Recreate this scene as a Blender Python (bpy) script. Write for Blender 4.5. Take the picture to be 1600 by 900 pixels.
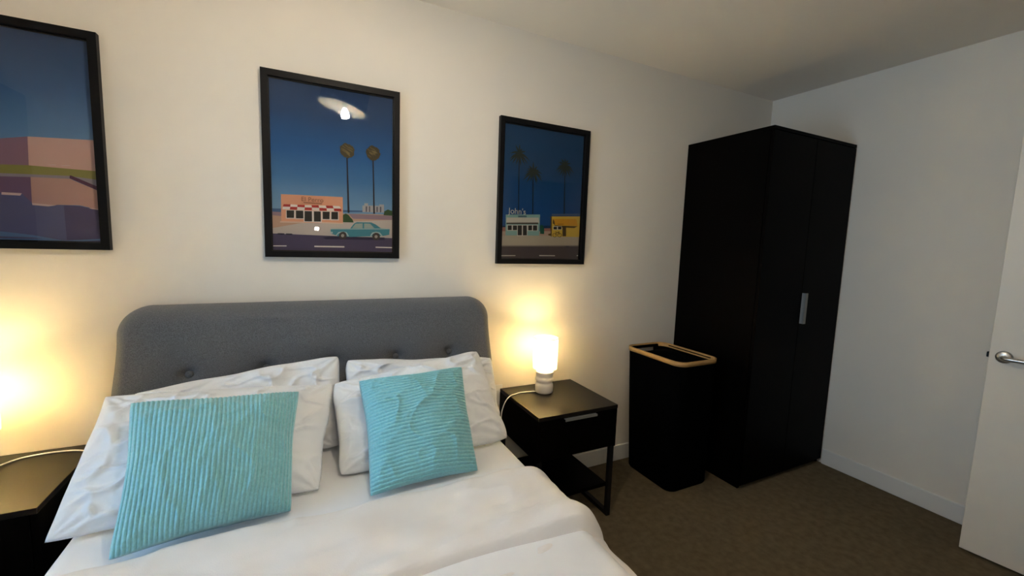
import bpy, bmesh, math, random
import numpy as np
from mathutils import Vector, Matrix, noise

for o in list(bpy.data.objects): bpy.data.objects.remove(o, do_unlink=True)
S = bpy.context.scene
COL = S.collection
PI = math.pi

# ------------------------------------------------------------------ camera
CAM_POS = Vector((0.0, -2.0105, 1.365))
right = Vector((0.89624549, -0.44230675, 0.03329804)); up = Vector((0.01764434, 0.11056206, 0.99371259)); fwd = Vector((0.44320729, 0.8900229, -0.10689496))
cd = bpy.data.cameras.new('camera'); cam = bpy.data.objects.new('camera', cd); COL.objects.link(cam)
cam.matrix_world = Matrix(((right.x, up.x, -fwd.x, CAM_POS.x), (right.y, up.y, -fwd.y, CAM_POS.y), (right.z, up.z, -fwd.z, CAM_POS.z), (0, 0, 0, 1)))
cd.sensor_width = 36.0; cd.lens = 662.3 / 1600 * 36.0; cd.clip_start = 0.02
S.camera = cam

# ------------------------------------------------------------------ world (overcast evening daylight seen through the window) and exposure
W = bpy.data.worlds.new('overcast_sky'); S.world = W; W.use_nodes = True
bg = W.node_tree.nodes['Background']; bg.inputs[0].default_value = (*(.37,.67,1), 1); bg.inputs[1].default_value = 7.5
S.cycles.sample_clamp_indirect = 0.0      # keep the light that passes the lamp shades
S.view_settings.view_transform = 'Standard'; S.view_settings.look = 'None'; S.view_settings.gamma = 1.0
S.view_settings.use_curve_mapping = False; S.view_settings.exposure = 0.12

# portal in the window opening: only guides the sampling of the sky light
pl = bpy.data.lights.new('window_portal', 'AREA'); pl.shape = 'RECTANGLE'; pl.size = 1.48; pl.size_y = .9; pl.cycles.is_portal = True
po = bpy.data.objects.new('window_portal', pl); COL.objects.link(po); po.location = (-1.37, -1.05, 1.36); po.rotation_euler = (0, -PI/2, 0)

# the phone's own torch, mirrored in the glass of the middle print
tl = bpy.data.lights.new('phone_torch', 'POINT'); tl.energy = 4.5; tl.shadow_soft_size = 0.018; tl.color = (1,.9,.72)
to = bpy.data.objects.new('phone_torch', tl); COL.objects.link(to); to.location = (0.12, -2.03, 1.425)

# ------------------------------------------------------------------ materials
def mat(name, col, rough=.6, metal=0, spec=.5, nscale=0, namt=0, bump=0, bscale=200, sheen=0, coat=0, stretch=None):
    m = bpy.data.materials.new(name); m.use_nodes = True; nt = m.node_tree; b = nt.nodes['Principled BSDF']
    b.inputs['Base Color'].default_value = (*col, 1); b.inputs['Roughness'].default_value = rough; b.inputs['Metallic'].default_value = metal
    b.inputs['Specular IOR Level'].default_value = spec; b.inputs['Sheen Weight'].default_value = sheen; b.inputs['Coat Weight'].default_value = coat
    tc = nt.nodes.new('ShaderNodeTexCoord'); src = tc.outputs['Object']
    if stretch:
        mp = nt.nodes.new('ShaderNodeMapping'); mp.inputs['Scale'].default_value = stretch; nt.links.new(src, mp.inputs[0]); src = mp.outputs[0]
    if namt:
        n = nt.nodes.new('ShaderNodeTexNoise'); n.inputs['Scale'].default_value = nscale; n.inputs['Detail'].default_value = 4; nt.links.new(src, n.inputs['Vector'])
        r = nt.nodes.new('ShaderNodeValToRGB'); r.color_ramp.elements[0].position = .3; r.color_ramp.elements[1].position = .7
        r.color_ramp.elements[0].color = (*[c*(1-namt) for c in col], 1); r.color_ramp.elements[1].color = (*[min(1, c*(1+namt)) for c in col], 1)
        nt.links.new(n.outputs['Fac'], r.inputs[0]); nt.links.new(r.outputs[0], b.inputs['Base Color'])
    if bump:
        n2 = nt.nodes.new('ShaderNodeTexNoise'); n2.inputs['Scale'].default_value = bscale; n2.inputs['Detail'].default_value = 3; nt.links.new(src, n2.inputs['Vector'])
        bp = nt.nodes.new('ShaderNodeBump'); bp.inputs['Strength'].default_value = bump; bp.inputs['Distance'].default_value = .004
        nt.links.new(n2.outputs['Fac'], bp.inputs['Height']); nt.links.new(bp.outputs[0], b.inputs['Normal'])
    return m
def emit(name, col, strength):
    m = bpy.data.materials.new(name); m.use_nodes = True; nt = m.node_tree; nt.nodes.clear()
    o = nt.nodes.new('ShaderNodeOutputMaterial'); e = nt.nodes.new('ShaderNodeEmission'); e.inputs[0].default_value = (*col, 1); e.inputs[1].default_value = strength
    nt.links.new(e.outputs[0], o.inputs[0]); return m
def glass_mat(name, ior=1.5):
    m = bpy.data.materials.new(name); m.use_nodes = True; nt = m.node_tree; nt.nodes.clear()
    o = nt.nodes.new('ShaderNodeOutputMaterial'); t = nt.nodes.new('ShaderNodeBsdfTransparent'); g = nt.nodes.new('ShaderNodeBsdfGlossy'); g.inputs['Roughness'].default_value = .0
    f = nt.nodes.new('ShaderNodeFresnel'); f.inputs[0].default_value = ior; x = nt.nodes.new('ShaderNodeMixShader')
    nt.links.new(f.outputs[0], x.inputs[0]); nt.links.new(t.outputs[0], x.inputs[1]); nt.links.new(g.outputs[0], x.inputs[2]); nt.links.new(x.outputs[0], o.inputs[0]); return m
def shade_mat(name, col, trans=.55):
    m = bpy.data.materials.new(name); m.use_nodes = True; nt = m.node_tree; nt.nodes.clear()
    o = nt.nodes.new('ShaderNodeOutputMaterial'); d = nt.nodes.new('ShaderNodeBsdfDiffuse'); t = nt.nodes.new('ShaderNodeBsdfTranslucent'); x = nt.nodes.new('ShaderNodeMixShader')
    d.inputs[0].default_value = (*col, 1); t.inputs[0].default_value = (*col, 1); x.inputs[0].default_value = trans
    nt.links.new(d.outputs[0], x.inputs[1]); nt.links.new(t.outputs[0], x.inputs[2]); nt.links.new(x.outputs[0], o.inputs[0]); return m

M = {}
M['wall'] = mat('wall_paint', (.79, .74, .665), .75, nscale=3, namt=.012, bump=.06, bscale=260, spec=.25)
M['ceil'] = mat('ceiling_paint', (.88, .81, .71), .85, bump=.04, bscale=220, spec=.2)
M['carpet'] = mat('carpet', (.16, .125, .077), 1, nscale=28, namt=.16, bump=.7, bscale=480, spec=.05)
M['trim'] = mat('trim_paint', (.78, .77, .74), .45)
M['door'] = mat('door_paint', (.80, .745, .655), .45, bump=.03, bscale=120)
M['fabric'] = mat('grey_upholstery', (.13, .135, .145), .95, nscale=420, namt=.38, bump=.5, bscale=600, sheen=.25, spec=.2)
M['cotton'] = mat('white_cotton', (.82, .835, .87), .9, bump=.12, bscale=500, spec=.2, sheen=.1)
M['duvet'] = mat('white_duvet_cotton', (.80, .775, .765), .9, bump=.15, bscale=420, spec=.2, sheen=.1)
M['teal'] = mat('aqua_corduroy', (.25, .57, .63), .95, nscale=160, namt=.10, bump=.25, bscale=700, sheen=.4, spec=.1)
M['wood'] = mat('black_brown_foil', (.0016, .0011, .0008), .45, nscale=9, namt=.35, bump=.05, bscale=60, stretch=(14, 14, 1), spec=.035)
M['woodtop'] = mat('black_brown_top', (.0065, .005, .0036), .38, nscale=9, namt=.3, bump=.05, bscale=80, stretch=(2, 16, 8), spec=.3)
M['blackmetal'] = mat('black_steel', (.004, .004, .0045), .5, spec=.25)
M['hamper'] = mat('black_canvas', (.0012, .0012, .0013), .95, bump=.3, bscale=700, spec=.02)
M['bamboo'] = mat('bamboo', (.50, .29, .10), .5, nscale=30, namt=.2, stretch=(1, 1, 12))
M['steel'] = mat('brushed_steel', (.55, .54, .52), .32, metal=1)
M['alu'] = mat('satin_aluminium', (.30, .30, .29), .5, metal=.5)
M['ceramic'] = mat('white_ceramic', (.78, .74, .70), .35, bump=.03, bscale=60)
M['cable'] = mat('white_plastic', (.82, .81, .80), .4)
M['shade'] = shade_mat('cream_lamp_shade', (.92, .85, .70), .5)
M['frame'] = mat('black_frame', (.004, .004, .005), .45, spec=.15)
M['glass'] = glass_mat('picture_glass', 1.3)
M['pane'] = glass_mat('window_glass')
M['lampbulb'] = emit('warm_bulb', (1,.75,.34), 205)
M['pendbulb'] = emit('pendant_bulb', (1,.85,.65), 585)
M['drumout'] = mat('black_drum', (.02, .02, .022), .7)
M['drumin'] = mat('white_drum_lining', (.8, .79, .77), .7)

# ------------------------------------------------------------------ mesh helpers
def link(name, me, m=None, parent=None, smooth=False):
    o = bpy.data.objects.new(name, me); COL.objects.link(o)
    if m is not None and not me.materials: me.materials.append(m)
    if smooth:
        for p in me.polygons: p.use_smooth = True
    if parent is not None: o.parent = parent
    return o
def tag(o, label=None, cat=None, group=None, kind=None):
    if label: o['label'] = label
    if cat: o['category'] = cat
    if group: o['group'] = group
    if kind: o['kind'] = kind
    return o
def thing(name, label, cat, loc=(0, 0, 0), group=None):
    e = bpy.data.objects.new(name, None); COL.objects.link(e); e.location = loc; e.empty_display_size = .1
    return tag(e, label, cat, group)
def bm_mesh(bm, name):
    me = bpy.data.meshes.new(name); bm.normal_update(); bm.to_mesh(me); bm.free(); return me
def add_box(bm, a, b):
    vs = [bm.verts.new((x, y, z)) for z in (a[2], b[2]) for y in (a[1], b[1]) for x in (a[0], b[0])]
    for f in ((0, 2, 3, 1), (4, 5, 7, 6), (0, 1, 5, 4), (2, 6, 7, 3), (0, 4, 6, 2), (1, 3, 7, 5)): bm.faces.new([vs[i] for i in f])
def boxes(name, lst, m, parent=None, bev=0, seg=2):
    bm = bmesh.new()
    for a, b in lst: add_box(bm, a, b)
    if bev: bmesh.ops.bevel(bm, geom=bm.edges[:], offset=bev, segments=seg, profile=.5, affect='EDGES')
    return link(name, bm_mesh(bm, name), m, parent)
def lathe(name, prof, m, parent=None, seg=40, loc=(0, 0, 0), cap=True):
    bm = bmesh.new(); rings = []
    for r, z in prof: rings.append([bm.verts.new((loc[0]+r*math.cos(2*PI*i/seg), loc[1]+r*math.sin(2*PI*i/seg), loc[2]+z)) for i in range(seg)])
    for a, b in zip(rings, rings[1:]):
        for i in range(seg): bm.faces.new((a[i], a[(i+1) % seg], b[(i+1) % seg], b[i]))
    if cap: bm.faces.new(rings[0][::-1]); bm.faces.new(rings[-1])
    return link(name, bm_mesh(bm, name), m, parent, True)
def tube(name, pts, r, m, parent=None, seg=8, smooth_n=6, closed=False):
    P = [Vector(p) for p in pts]; Q = []
    n = len(P)
    for i in range(n if closed else n-1):       # Catmull-Rom
        if closed: p0, p1, p2, p3 = P[(i-1) % n], P[i], P[(i+1) % n], P[(i+2) % n]
        else: p0, p1, p2, p3 = P[max(i-1, 0)], P[i], P[i+1], P[min(i+2, n-1)]
        for k in range(smooth_n):
            t = k/smooth_n; Q.append(.5*((2*p1)+(p2-p0)*t+(2*p0-5*p1+4*p2-p3)*t*t+(3*p1-p0-3*p2+p3)*t**3))
    if not closed: Q.append(P[-1])
    bm = bmesh.new(); rings = []; nq = len(Q)
    for i, q in enumerate(Q):
        d = (Q[(i+1) % nq]-Q[i-1]) if closed else (Q[min(i+1, nq-1)]-Q[max(i-1, 0)])
        d.normalize(); a = d.cross(Vector((0, 0, 1)))
        if a.length < .05: a = d.cross(Vector((1, 0, 0)))
        a.normalize(); b = a.cross(d)
        rings.append([bm.verts.new(q+r*(math.cos(2*PI*k/seg)*a+math.sin(2*PI*k/seg)*b)) for k in range(seg)])
    pairs = list(zip(rings, rings[1:])) + ([(rings[-1], rings[0])] if closed else [])
    for u, v in pairs:
        for k in range(seg): bm.faces.new((u[k], u[(k+1) % seg], v[(k+1) % seg], v[k]))
    if not closed: bm.faces.new(rings[0][::-1]); bm.faces.new(rings[-1])
    bmesh.ops.recalc_face_normals(bm, faces=bm.faces)
    return link(name, bm_mesh(bm, name), m, parent, True)
def sm(a, b, x):
    t = min(1, max(0, (x-a)/(b-a))); return t*t*(3-2*t)
def fbm(v, oct=3):
    s = 0; a = 1
    for _ in range(oct): s += a*noise.noise(v); v = v*2.03; a *= .5
    return s

# ------------------------------------------------------------------ the room
XL, XR, YF, H = -1.36, 3.026, -3.3, 2.425
T = .1
tag(boxes('floor', [((XL-T, YF-T, -.1), (XR+T, T, 0))], M['carpet']), kind='structure')
tag(boxes('ceiling', [((XL-T, YF-T, H), (XR+T, T, H+.1))], M['ceil']), kind='structure')
tag(boxes('wall_back', [((XL-T, 0, 0), (XR+T, T, H))], M['wall']), kind='structure')
tag(boxes('wall_right', [((XR, YF-T, 0), (XR+T, 0, H))], M['wall']), kind='structure')
tag(boxes('wall_front', [((XL-T, YF-T, 0), (XR, YF, H))], M['wall']), kind='structure')
WY0, WY1, WZ0, WZ1 = -1.5, -.6, .62, 2.1
tag(boxes('wall_left', [((XL-T, YF, 0), (XL, WY0, H)), ((XL-T, WY1, 0), (XL, 0, H)), ((XL-T, WY0, 0), (XL, WY1, WZ0)), ((XL-T, WY0, WZ1), (XL, WY1, H))], M['wall']), kind='structure')
# partition with the doorway the open door belongs to
DX0, DX1, PY = 2.0, 2.84, -2.15
tag(boxes('wall_entry', [((1.7, PY-T, 0), (DX0, PY, H)), ((DX1, PY-T, 0), (XR, PY, H)), ((DX0, PY-T, 2.06), (DX1, PY, H)), ((1.7, YF, 0), (1.7+T, PY-T, H))], M['wall']), kind='structure')
# window
w = thing('window_1', None, None, (XL-.06, (WY0+WY1)/2, WZ0)); tag(w, kind='structure')
f = .05; hw = (WY1-WY0)/2; hh = WZ1-WZ0
boxes('window_frame', [((-.03, -hw, 0), (.03, hw, f)), ((-.03, -hw, hh-f), (.03, hw, hh)), ((-.03, -hw, f), (.03, -hw+f, hh-f)), ((-.03, hw-f, f), (.03, hw, hh-f)), ((-.03, -.025, f), (.03, .025, hh-f))], M['frame'], w)
for s in (-1, 1):
    y0, y1 = sorted((s*.025, s*(hw-f))); boxes('pane', [((-.003, y0, f), (.003, y1, hh-f))], M['pane'], w)
boxes('window_sill', [((.03, -hw, -.02), (.1, hw, .0))], M['trim'], w)
# baseboards
bb, bt = .1, .014
def base(name, a, b): tag(boxes(name, [(a, b)], M['trim'], bev=.003, seg=1), kind='structure')
base('baseboard_back', (XL, -bt, 0), (2.215, 0, bb)); base('baseboard_right', (XR-bt, PY, 0), (XR, -.565, bb)); base('baseboard_left', (XL, YF, 0), (XL+bt, -bt, bb))
base('baseboard_front', (XL+bt, YF, 0), (1.7, YF+bt, bb)); base('baseboard_entry', (1.7, PY, 0), (DX0-.07, PY+bt, bb))
tag(boxes('trim_1', [((DX0-.06, PY, 0), (DX0, PY+.015, 2.12)), ((DX1, PY, 0), (DX1+.06, PY+.015, 2.12)), ((DX0, PY, 2.06), (DX1, PY+.015, 2.12))], M['trim']), kind='structure')

# open door, hinged at the partition, standing almost parallel to the right wall
door = thing('door_1', None, None, (2.832, -2.115, .012)); tag(door, kind='structure'); door.rotation_euler = (0, 0, math.radians(6.1))
boxes('door_leaf', [((0, 0, 0), (.036, .82, 2.03))], M['door'], door, bev=.002, seg=1)
hz, hy = .925, .774
rose = lathe('rosette', [(.0, 0), (.027, 0), (.027, .006), (.022, .010), (.0, .010)], M['steel'], door, 28, cap=False)
rose.rotation_euler = (0, -PI/2, 0); rose.location = (0, hy, hz)
hd = tube('door_handle', [(-.008, hy, hz), (-.03, hy, hz), (-.046, hy-.004, hz), (-.052, hy-.02, hz), (-.052, hy-.06, hz), (-.052, hy-.125, hz)], .0095, M['steel'], door, 12)
boxes('latch', [((.012, .8195, hz-.012), (.024, .829, hz+.012))], M['blackmetal'], door, bev=.002, seg=1)

# wall outlet behind the right bedside table
ou = thing('wall_outlet', 'white wall power outlet between headboard and right bedside table', 'outlet', (.925, 0, .545))
boxes('cover_plate', [((-.035, -.009, -.057), (.035, 0, .057))], M['cable'], ou, bev=.003)
boxes('switch', [((-.008, -.0125, .012), (.008, -.009, .03))], M['cable'], ou, bev=.001)

# ------------------------------------------------------------------ wardrobe
wd = thing('wardrobe', 'tall black-brown two-door wardrobe standing in the room corner', 'wardrobe', (2.222, -.002, 0))
ww, wdp, wh = .798, .556, 2.02
t = .018
boxes('side_panel', [((0, -wdp+.02, 0), (t, 0, wh-t))], M['wood'], wd, bev=.001, seg=1)
boxes('side_panel', [((ww-t, -wdp+.02, 0), (ww, 0, wh-t))], M['wood'], wd, bev=.001, seg=1)
boxes('top_panel', [((0, -wdp, wh-t), (ww, 0, wh))], M['wood'], wd, bev=.001, seg=1)
boxes('back_panel', [((t, -.01, .06), (ww-t, -.002, wh-t))], M['wood'], wd)
boxes('plinth', [((t, -wdp+.03, 0), (ww-t, -wdp+.045, .058))], M['wood'], wd)
sp = .392
boxes('door', [((.001, -wdp, .03), (sp-.0015, -wdp+.018, wh-t-.003))], M['wood'], wd, bev=.0012, seg=1)
d2 = boxes('door', [((sp+.0015, -wdp, .03), (ww-.001, -wdp+.018, wh-t-.003))], M['wood'], wd, bev=.0012, seg=1)
tag(boxes('handle', [((sp+.006, -wdp-.022, .947), (sp+.028, -wdp-.016, 1.127)), ((sp+.006, -wdp-.018, .947), (sp+.010, -wdp+.001, 1.127))], M['alu'], d2), 'slim satin metal pull handle')

# ------------------------------------------------------------------ laundry hamper
hp = thing('laundry_hamper', 'tall black fabric laundry hamper with bamboo rim beside the wardrobe', 'hamper')
def rrect(x0, x1, y0, y1, r, n=6, k=8):
    out = []; cs = ((x1-r, y1-r, 0), (x0+r, y1-r, 90), (x0+r, y0+r, 180), (x1-r, y0+r, 270))
    for c, (cx, cy, a) in enumerate(cs):
        arc = [(cx+r*math.cos(math.radians(a+90*q/(n-1))), cy+r*math.sin(math.radians(a+90*q/(n-1)))) for q in range(n)]
        out += arc; nx, ny, na = cs[(c+1) % 4]; e = (nx+r*math.cos(math.radians(na)), ny+r*math.sin(math.radians(na)))
        for q in range(1, k): out.append((arc[-1][0]+(e[0]-arc[-1][0])*q/k, arc[-1][1]+(e[1]-arc[-1][1])*q/k))
    return out
def loft(name, rings, m, parent, capb=True, smooth=True, skip=None):
    bm = bmesh.new(); R_ = [[bm.verts.new(p) for p in r] for r in rings]; n = len(R_[0])
    for li, (a, b_) in enumerate(zip(R_, R_[1:])):
        for i in range(n):
            if skip and skip(li, (a[i].co+a[(i+1) % n].co)/2): continue
            bm.faces.new((a[i], a[(i+1) % n], b_[(i+1) % n], b_[i]))
    if capb: bm.faces.new(R_[0][::-1])
    return link(name, bm_mesh(bm, name), m, parent, smooth)
HB = (1.812, 2.125, -.422, -.062); HT = (1.792, 2.098, -.452, -.022)
def hring(tt, r, inset=0, z=None):
    a = [HB[i]+(HT[i]-HB[i])*tt for i in range(4)]; zz = .755*tt if z is None else z
    return [(x, y, zz) for x, y in rrect(a[0]+inset, a[1]-inset, a[2]+inset, a[3]-inset, r)]
slot = lambda level: (lambda li, c: li == level and c.y > -.09 and 1.862 < c.x < 2.03)     # grip opening under the rim, wall side
loft('bag', [hring(0, .05, .004, 0.0), hring(0, .05, 0, .008), hring(.5, .052), hring(.90, .055), hring(.965, .055), hring(1, .055, .002, .748)], M['hamper'], hp, skip=slot(3))
loft('lining', [hring(0, .05, .006, .012), hring(.90, .052, .005), hring(.965, .052, .005), hring(1, .052, .005, .747)], M['hamper'], hp, skip=slot(1))
rim = loft('rim', [hring(1, .057, .003, .732), hring(1, .057, -.003, .732), hring(1, .057, -.004, .755), hring(1, .057, .004, .757), hring(1, .055, .005, .732)], M['bamboo'], hp, capb=False)
tag(rim, 'pale bamboo hoop')
# folded cloth lid flap sagging over the opening, leaving gaps near the corners
bm = bmesh.new(); N = 18; G = {}
for i in range(N+1):
    for j in range(N+1):
        u, v = i/N, j/N; x = HT[0]+.012+(HT[1]-HT[0]-.024)*u; y = HT[2]+.03+(HT[3]-HT[2]-.10)*v
        z = .728 + .030*sm(.15, .5, u)*math.sin(PI*v)*math.sin(PI*min(1, .1+u*.9))
        G[i, j] = bm.verts.new((x, y, z + .004*noise.noise(Vector((x*14, y*14, 3)))))
for i in range(N):
    for j in range(N): bm.faces.new((G[i, j], G[i+1, j], G[i+1, j+1], G[i, j+1]))
lid = link('lid_flap', bm_mesh(bm, 'lid_flap'), M['hamper'], hp, True)

# ------------------------------------------------------------------ bedside tables
def bedside(label, loc):
    n = thing('bedside_table', label, 'bedside table', loc, 'pair of bedside tables')
    Wd, Dp, Ht = .45, .42, .585      # local: x 0..Wd, y 0..-Dp (front)
    boxes('top', [((0, -Dp, Ht-.018), (Wd, 0, Ht))], M['woodtop'], n, bev=.0012, seg=1)
    boxes('side_panel', [((0, -Dp+.004, .37), (.016, 0, Ht-.018))], M['wood'], n)
    boxes('side_panel', [((Wd-.016, -Dp+.004, .37), (Wd, 0, Ht-.018))], M['wood'], n)
    boxes('back_panel', [((.016, -.014, .37), (Wd-.016, -.002, Ht-.018))], M['wood'], n)
    boxes('bottom_panel', [((.016, -Dp+.022, .37), (Wd-.016, -.014, .384))], M['wood'], n)
    dr = boxes('drawer_front', [((.018, -Dp+.002, .375), (Wd-.018, -Dp+.018, Ht-.021))], M['wood'], n, bev=.001, seg=1)
    tag(boxes('handle', [((.135, -Dp-.014, Ht-.032), (.315, -Dp-.011, Ht-.022)), ((.135, -Dp-.012, Ht-.024), (.315, -Dp+.004, Ht-.022))], M['alu'], dr), 'slim satin metal pull handle')
    q = .022
    for s in (0, 1):                 # sled frame under each end
        x0 = .006 if s == 0 else Wd-.006-q
        fr = boxes('leg_frame', [((x0, -Dp+.006, .0), (x0+q, -Dp+.006+q, .37)), ((x0, -.03, .0), (x0+q, -.008, .37)), ((x0, -Dp+.006+q, .0), (x0+q, -.03, q))], M['blackmetal'], n)
    boxes('shelf', [((.03, -Dp+.02, .155), (Wd-.03, -.01, .175))], M['wood'], n, bev=.001, seg=1)
    return n
bedside('black-brown bedside table right of the bed with open lower shelf', (.94, -.02, 0))
bedside('black-brown bedside table at the left photo edge', (-1.125, -.02, 0))

# ------------------------------------------------------------------ table lamps
def lamp(label, loc, cable):
    n = thing('table_lamp', label, 'lamp', loc, 'pair of bedside lamps')
    lathe('base', [(0, .0), (.040, .0), (.045, .003), (.047, .010), (.0475, .035), (.046, .046), (.0425, .052), (.0415, .057), (.044, .062), (.0465, .068), (.0465, .076), (.0435, .082), (.042, .087), (.0435, .096), (.0465, .107), (.047, .113), (.045, .117), (0, .118)], M['ceramic'], n, 48, cap=False)
    lathe('socket', [(0, .118), (.014, .118), (.014, .196), (.011, .200), (0, .200)], M['cable'], n, 20, cap=False)
    lathe('bulb', [(0, .200), (.010, .202), (.013, .208), (.0225, .222), (.0255, .236), (.0225, .250), (.014, .258), (0, .261)], M['lampbulb'], n, 24, cap=False)
    R0 = .0635; sh = lathe('lamp_shade', [(R0, .131), (R0, .18), (R0, .24), (R0, .293)], M['shade'], n, 48, cap=False)
    lathe('shade_ring', [(R0-.0022, .2905), (R0+.0012, .2905), (R0+.0012, .2945), (R0-.0022, .2945), (R0-.0022, .2905)], M['cable'], sh, 48, cap=False)
    tube('shade_spider', [(-R0+.001, 0, .150), (0, 0, .150), (R0-.001, 0, .150)], .0012, M['cable'], sh, 6, 2)
    tube('power_cord', cable, .0026, M['cable'], n, 8, 8)
    return n
LR = (1.135, -.150, .585); LL = (-.936, -.140, .585)
rel = lambda L, pts: [(x-L[0], y-L[1], z-L[2]) for x, y, z in pts]
lamp('small lit lamp on the right bedside table', LR, rel(LR, [(1.095, -.145, .592), (1.06, -.128, .5885), (1.01, -.122, .588), (.965, -.135, .588), (.935, -.150, .588), (.908, -.163, .574), (.888, -.172, .545), (.878, -.175, .50), (.875, -.17, .35), (.88, -.08, .2), (.9, -.03, .13)]))
lamp('small lit lamp at the left photo edge', LL, rel(LL, [(-.896, -.130, .592), (-.86, -.075, .5885), (-.80, -.060, .588), (-.73, -.068, .588), (-.682, -.096, .588), (-.668, -.108, .578), (-.664, -.112, .50), (-.664, -.10, .35), (-.664, -.05, .25), (-.664, -.022, .2)]))

# ------------------------------------------------------------------ pendant over the foot of the bed (seen mirrored in the middle print)
pn = thing('pendant_light', 'dark drum ceiling light with a bare bulb, reflected in the middle framed print', 'ceiling light', (0.283, -1.247, H))
Rd = .152; tilt = math.radians(13)          # the shade hangs a little askew on its cord
sh = lathe('drum_shade', [(Rd, -.075), (Rd, .07), (.03, .07)], M['drumout'], pn, 56, cap=False)
ln = lathe('drum_lining', [(Rd-.0005, -.0749), (Rd-.003, -.0749), (Rd-.003, .065), (.03, .065)], M['drumin'], sh, 56, cap=False)
sh.location = (0, 0, -.115); sh.rotation_euler = (0, tilt, 0)
lathe('ceiling_canopy', [(.045, -.022), (.045, -.0005)], M['drumout'], pn, 32)
lathe('socket', [(.006, -.022), (.006, -.08), (.02, -.085), (.02, -.175), (.016, -.185)], M['alu'], pn, 24)
lathe('bulb', [(0, -.1855), (.015, -.186), (.017, -.196), (.025, -.210), (.028, -.227), (.025, -.243), (.015, -.253), (0, -.256)], M['pendbulb'], pn, 28, cap=False)
hp.location = (1.96, -.24, 0)
for c in hp.children: c.location = (-1.96, .24, 0)

# ------------------------------------------------------------------ bed
BX = .12
bed = thing('bed', 'double bed with grey upholstered button-tufted headboard', 'bed', (BX, -1.0, 0))
HBT = 1.088
bm = bmesh.new(); NU, NV = 150, 90; zb = .12; rc = .10; TH = .105
BTN = [(-.507, .832), (-.254, .832), (0, .832), (.254, .832), (.507, .832), (-.38, .66), (-.127, .66), (.127, .66), (.38, .66)]
def hb_pt(u, v):
    hwid = .762 - .045*sm(.62, 1.09, zb+v*(HBT-zb))
    x = u*hwid; ex = hwid-abs(x)
    ztop = HBT if ex > rc else HBT-rc+math.sqrt(max(0, rc*rc-(rc-ex)**2))
    z = zb+v*(ztop-zb)
    e = min(ex, (ztop-z) if ex > rc else max(0., rc-math.hypot(rc-ex, max(0, z-(HBT-rc)))) if z > HBT-rc else ex)
    k = min(1, e/.055); y = -.018-TH*(.18+.82*math.sqrt(max(0, 1-(1-k)**2)))
    for bx, bz in BTN:
        d = math.hypot(x-bx, z-bz); y += .026*math.exp(-(d/.024)**2) + .016*math.exp(-(d/.075)**2)
    return x, y, z
G = {}
for i in range(NU+1):
    for j in range(NV+1):
        u = -1+2*i/NU; u = math.copysign(1-(1-abs(u))**1.5, u) if u else 0; v = 1-(1-j/NV)**1.5
        x, y, z = hb_pt(u, v); G[i, j] = bm.verts.new((x, y+1.0, z))
for i in range(NU):
    for j in range(NV): bm.faces.new((G[i, j], G[i+1, j], G[i+1, j+1], G[i, j+1]))
border = [G[i, 0] for i in range(NU+1)]+[G[NU, j] for j in range(1, NV+1)]+[G[i, NV] for i in range(NU-1, -1, -1)]+[G[0, j] for j in range(NV-1, 0, -1)]
back = [bm.verts.new((v.co.x, 1.0-.016, v.co.z)) for v in border]
for k in range(len(border)): bm.faces.new((border[k], back[k], back[(k+1) % len(back)], border[(k+1) % len(border)]))
bm.faces.new(back)
bmesh.ops.recalc_face_normals(bm, faces=bm.faces)
hb = link('headboard', bm_mesh(bm, 'headboard'), M['fabric'], bed, True)
for k, (bx, bz) in enumerate(BTN):
    o = lathe('button', [(0, -.006), (.011, -.004), (.0145, .001), (.012, .006), (.006, .0085), (0, .009)], M['fabric'], hb, 20, cap=False) if k == 0 else None
    if k == 0: btn = o
    else:
        o = btn.copy(); COL.objects.link(o); o.parent = hb
    o.rotation_euler = (PI/2, 0, 0); o.location = (bx, 1.0-.018-TH+.036, bz)
# rails, foot and legs
RX0, RX1 = -.772, .664
boxes('side_rail', [((RX0, -.98, .14), (RX0+.05, .90, .34))], M['fabric'], bed, bev=.012)
boxes('side_rail', [((RX1, -.98, .14), (RX1+.05, .90, .34))], M['fabric'], bed, bev=.012)
boxes('foot_rail', [((RX0, -1.03, .14), (RX1+.05, -.98, .34))], M['fabric'], bed, bev=.012)
boxes('slat_base', [((RX0+.05, -.98, .22), (RX1, .88, .25))], M['blackmetal'], bed)
for x in (RX0+.01, RX1):
    for y in (-.98, .80): lathe('leg', [(.016, 0), (.026, .15)], M['wood'], bed, 16, (x+.02, y, 0))

mt = boxes('mattress', [((-.585, -1.97, .252), (.755, -.135, .545))], M['cotton'], bev=.055, seg=6)
for p in mt.data.polygons: p.use_smooth = True
tag(mt, 'mattress under a white fitted sheet, showing between pillows and duvet', 'mattress')

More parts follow.
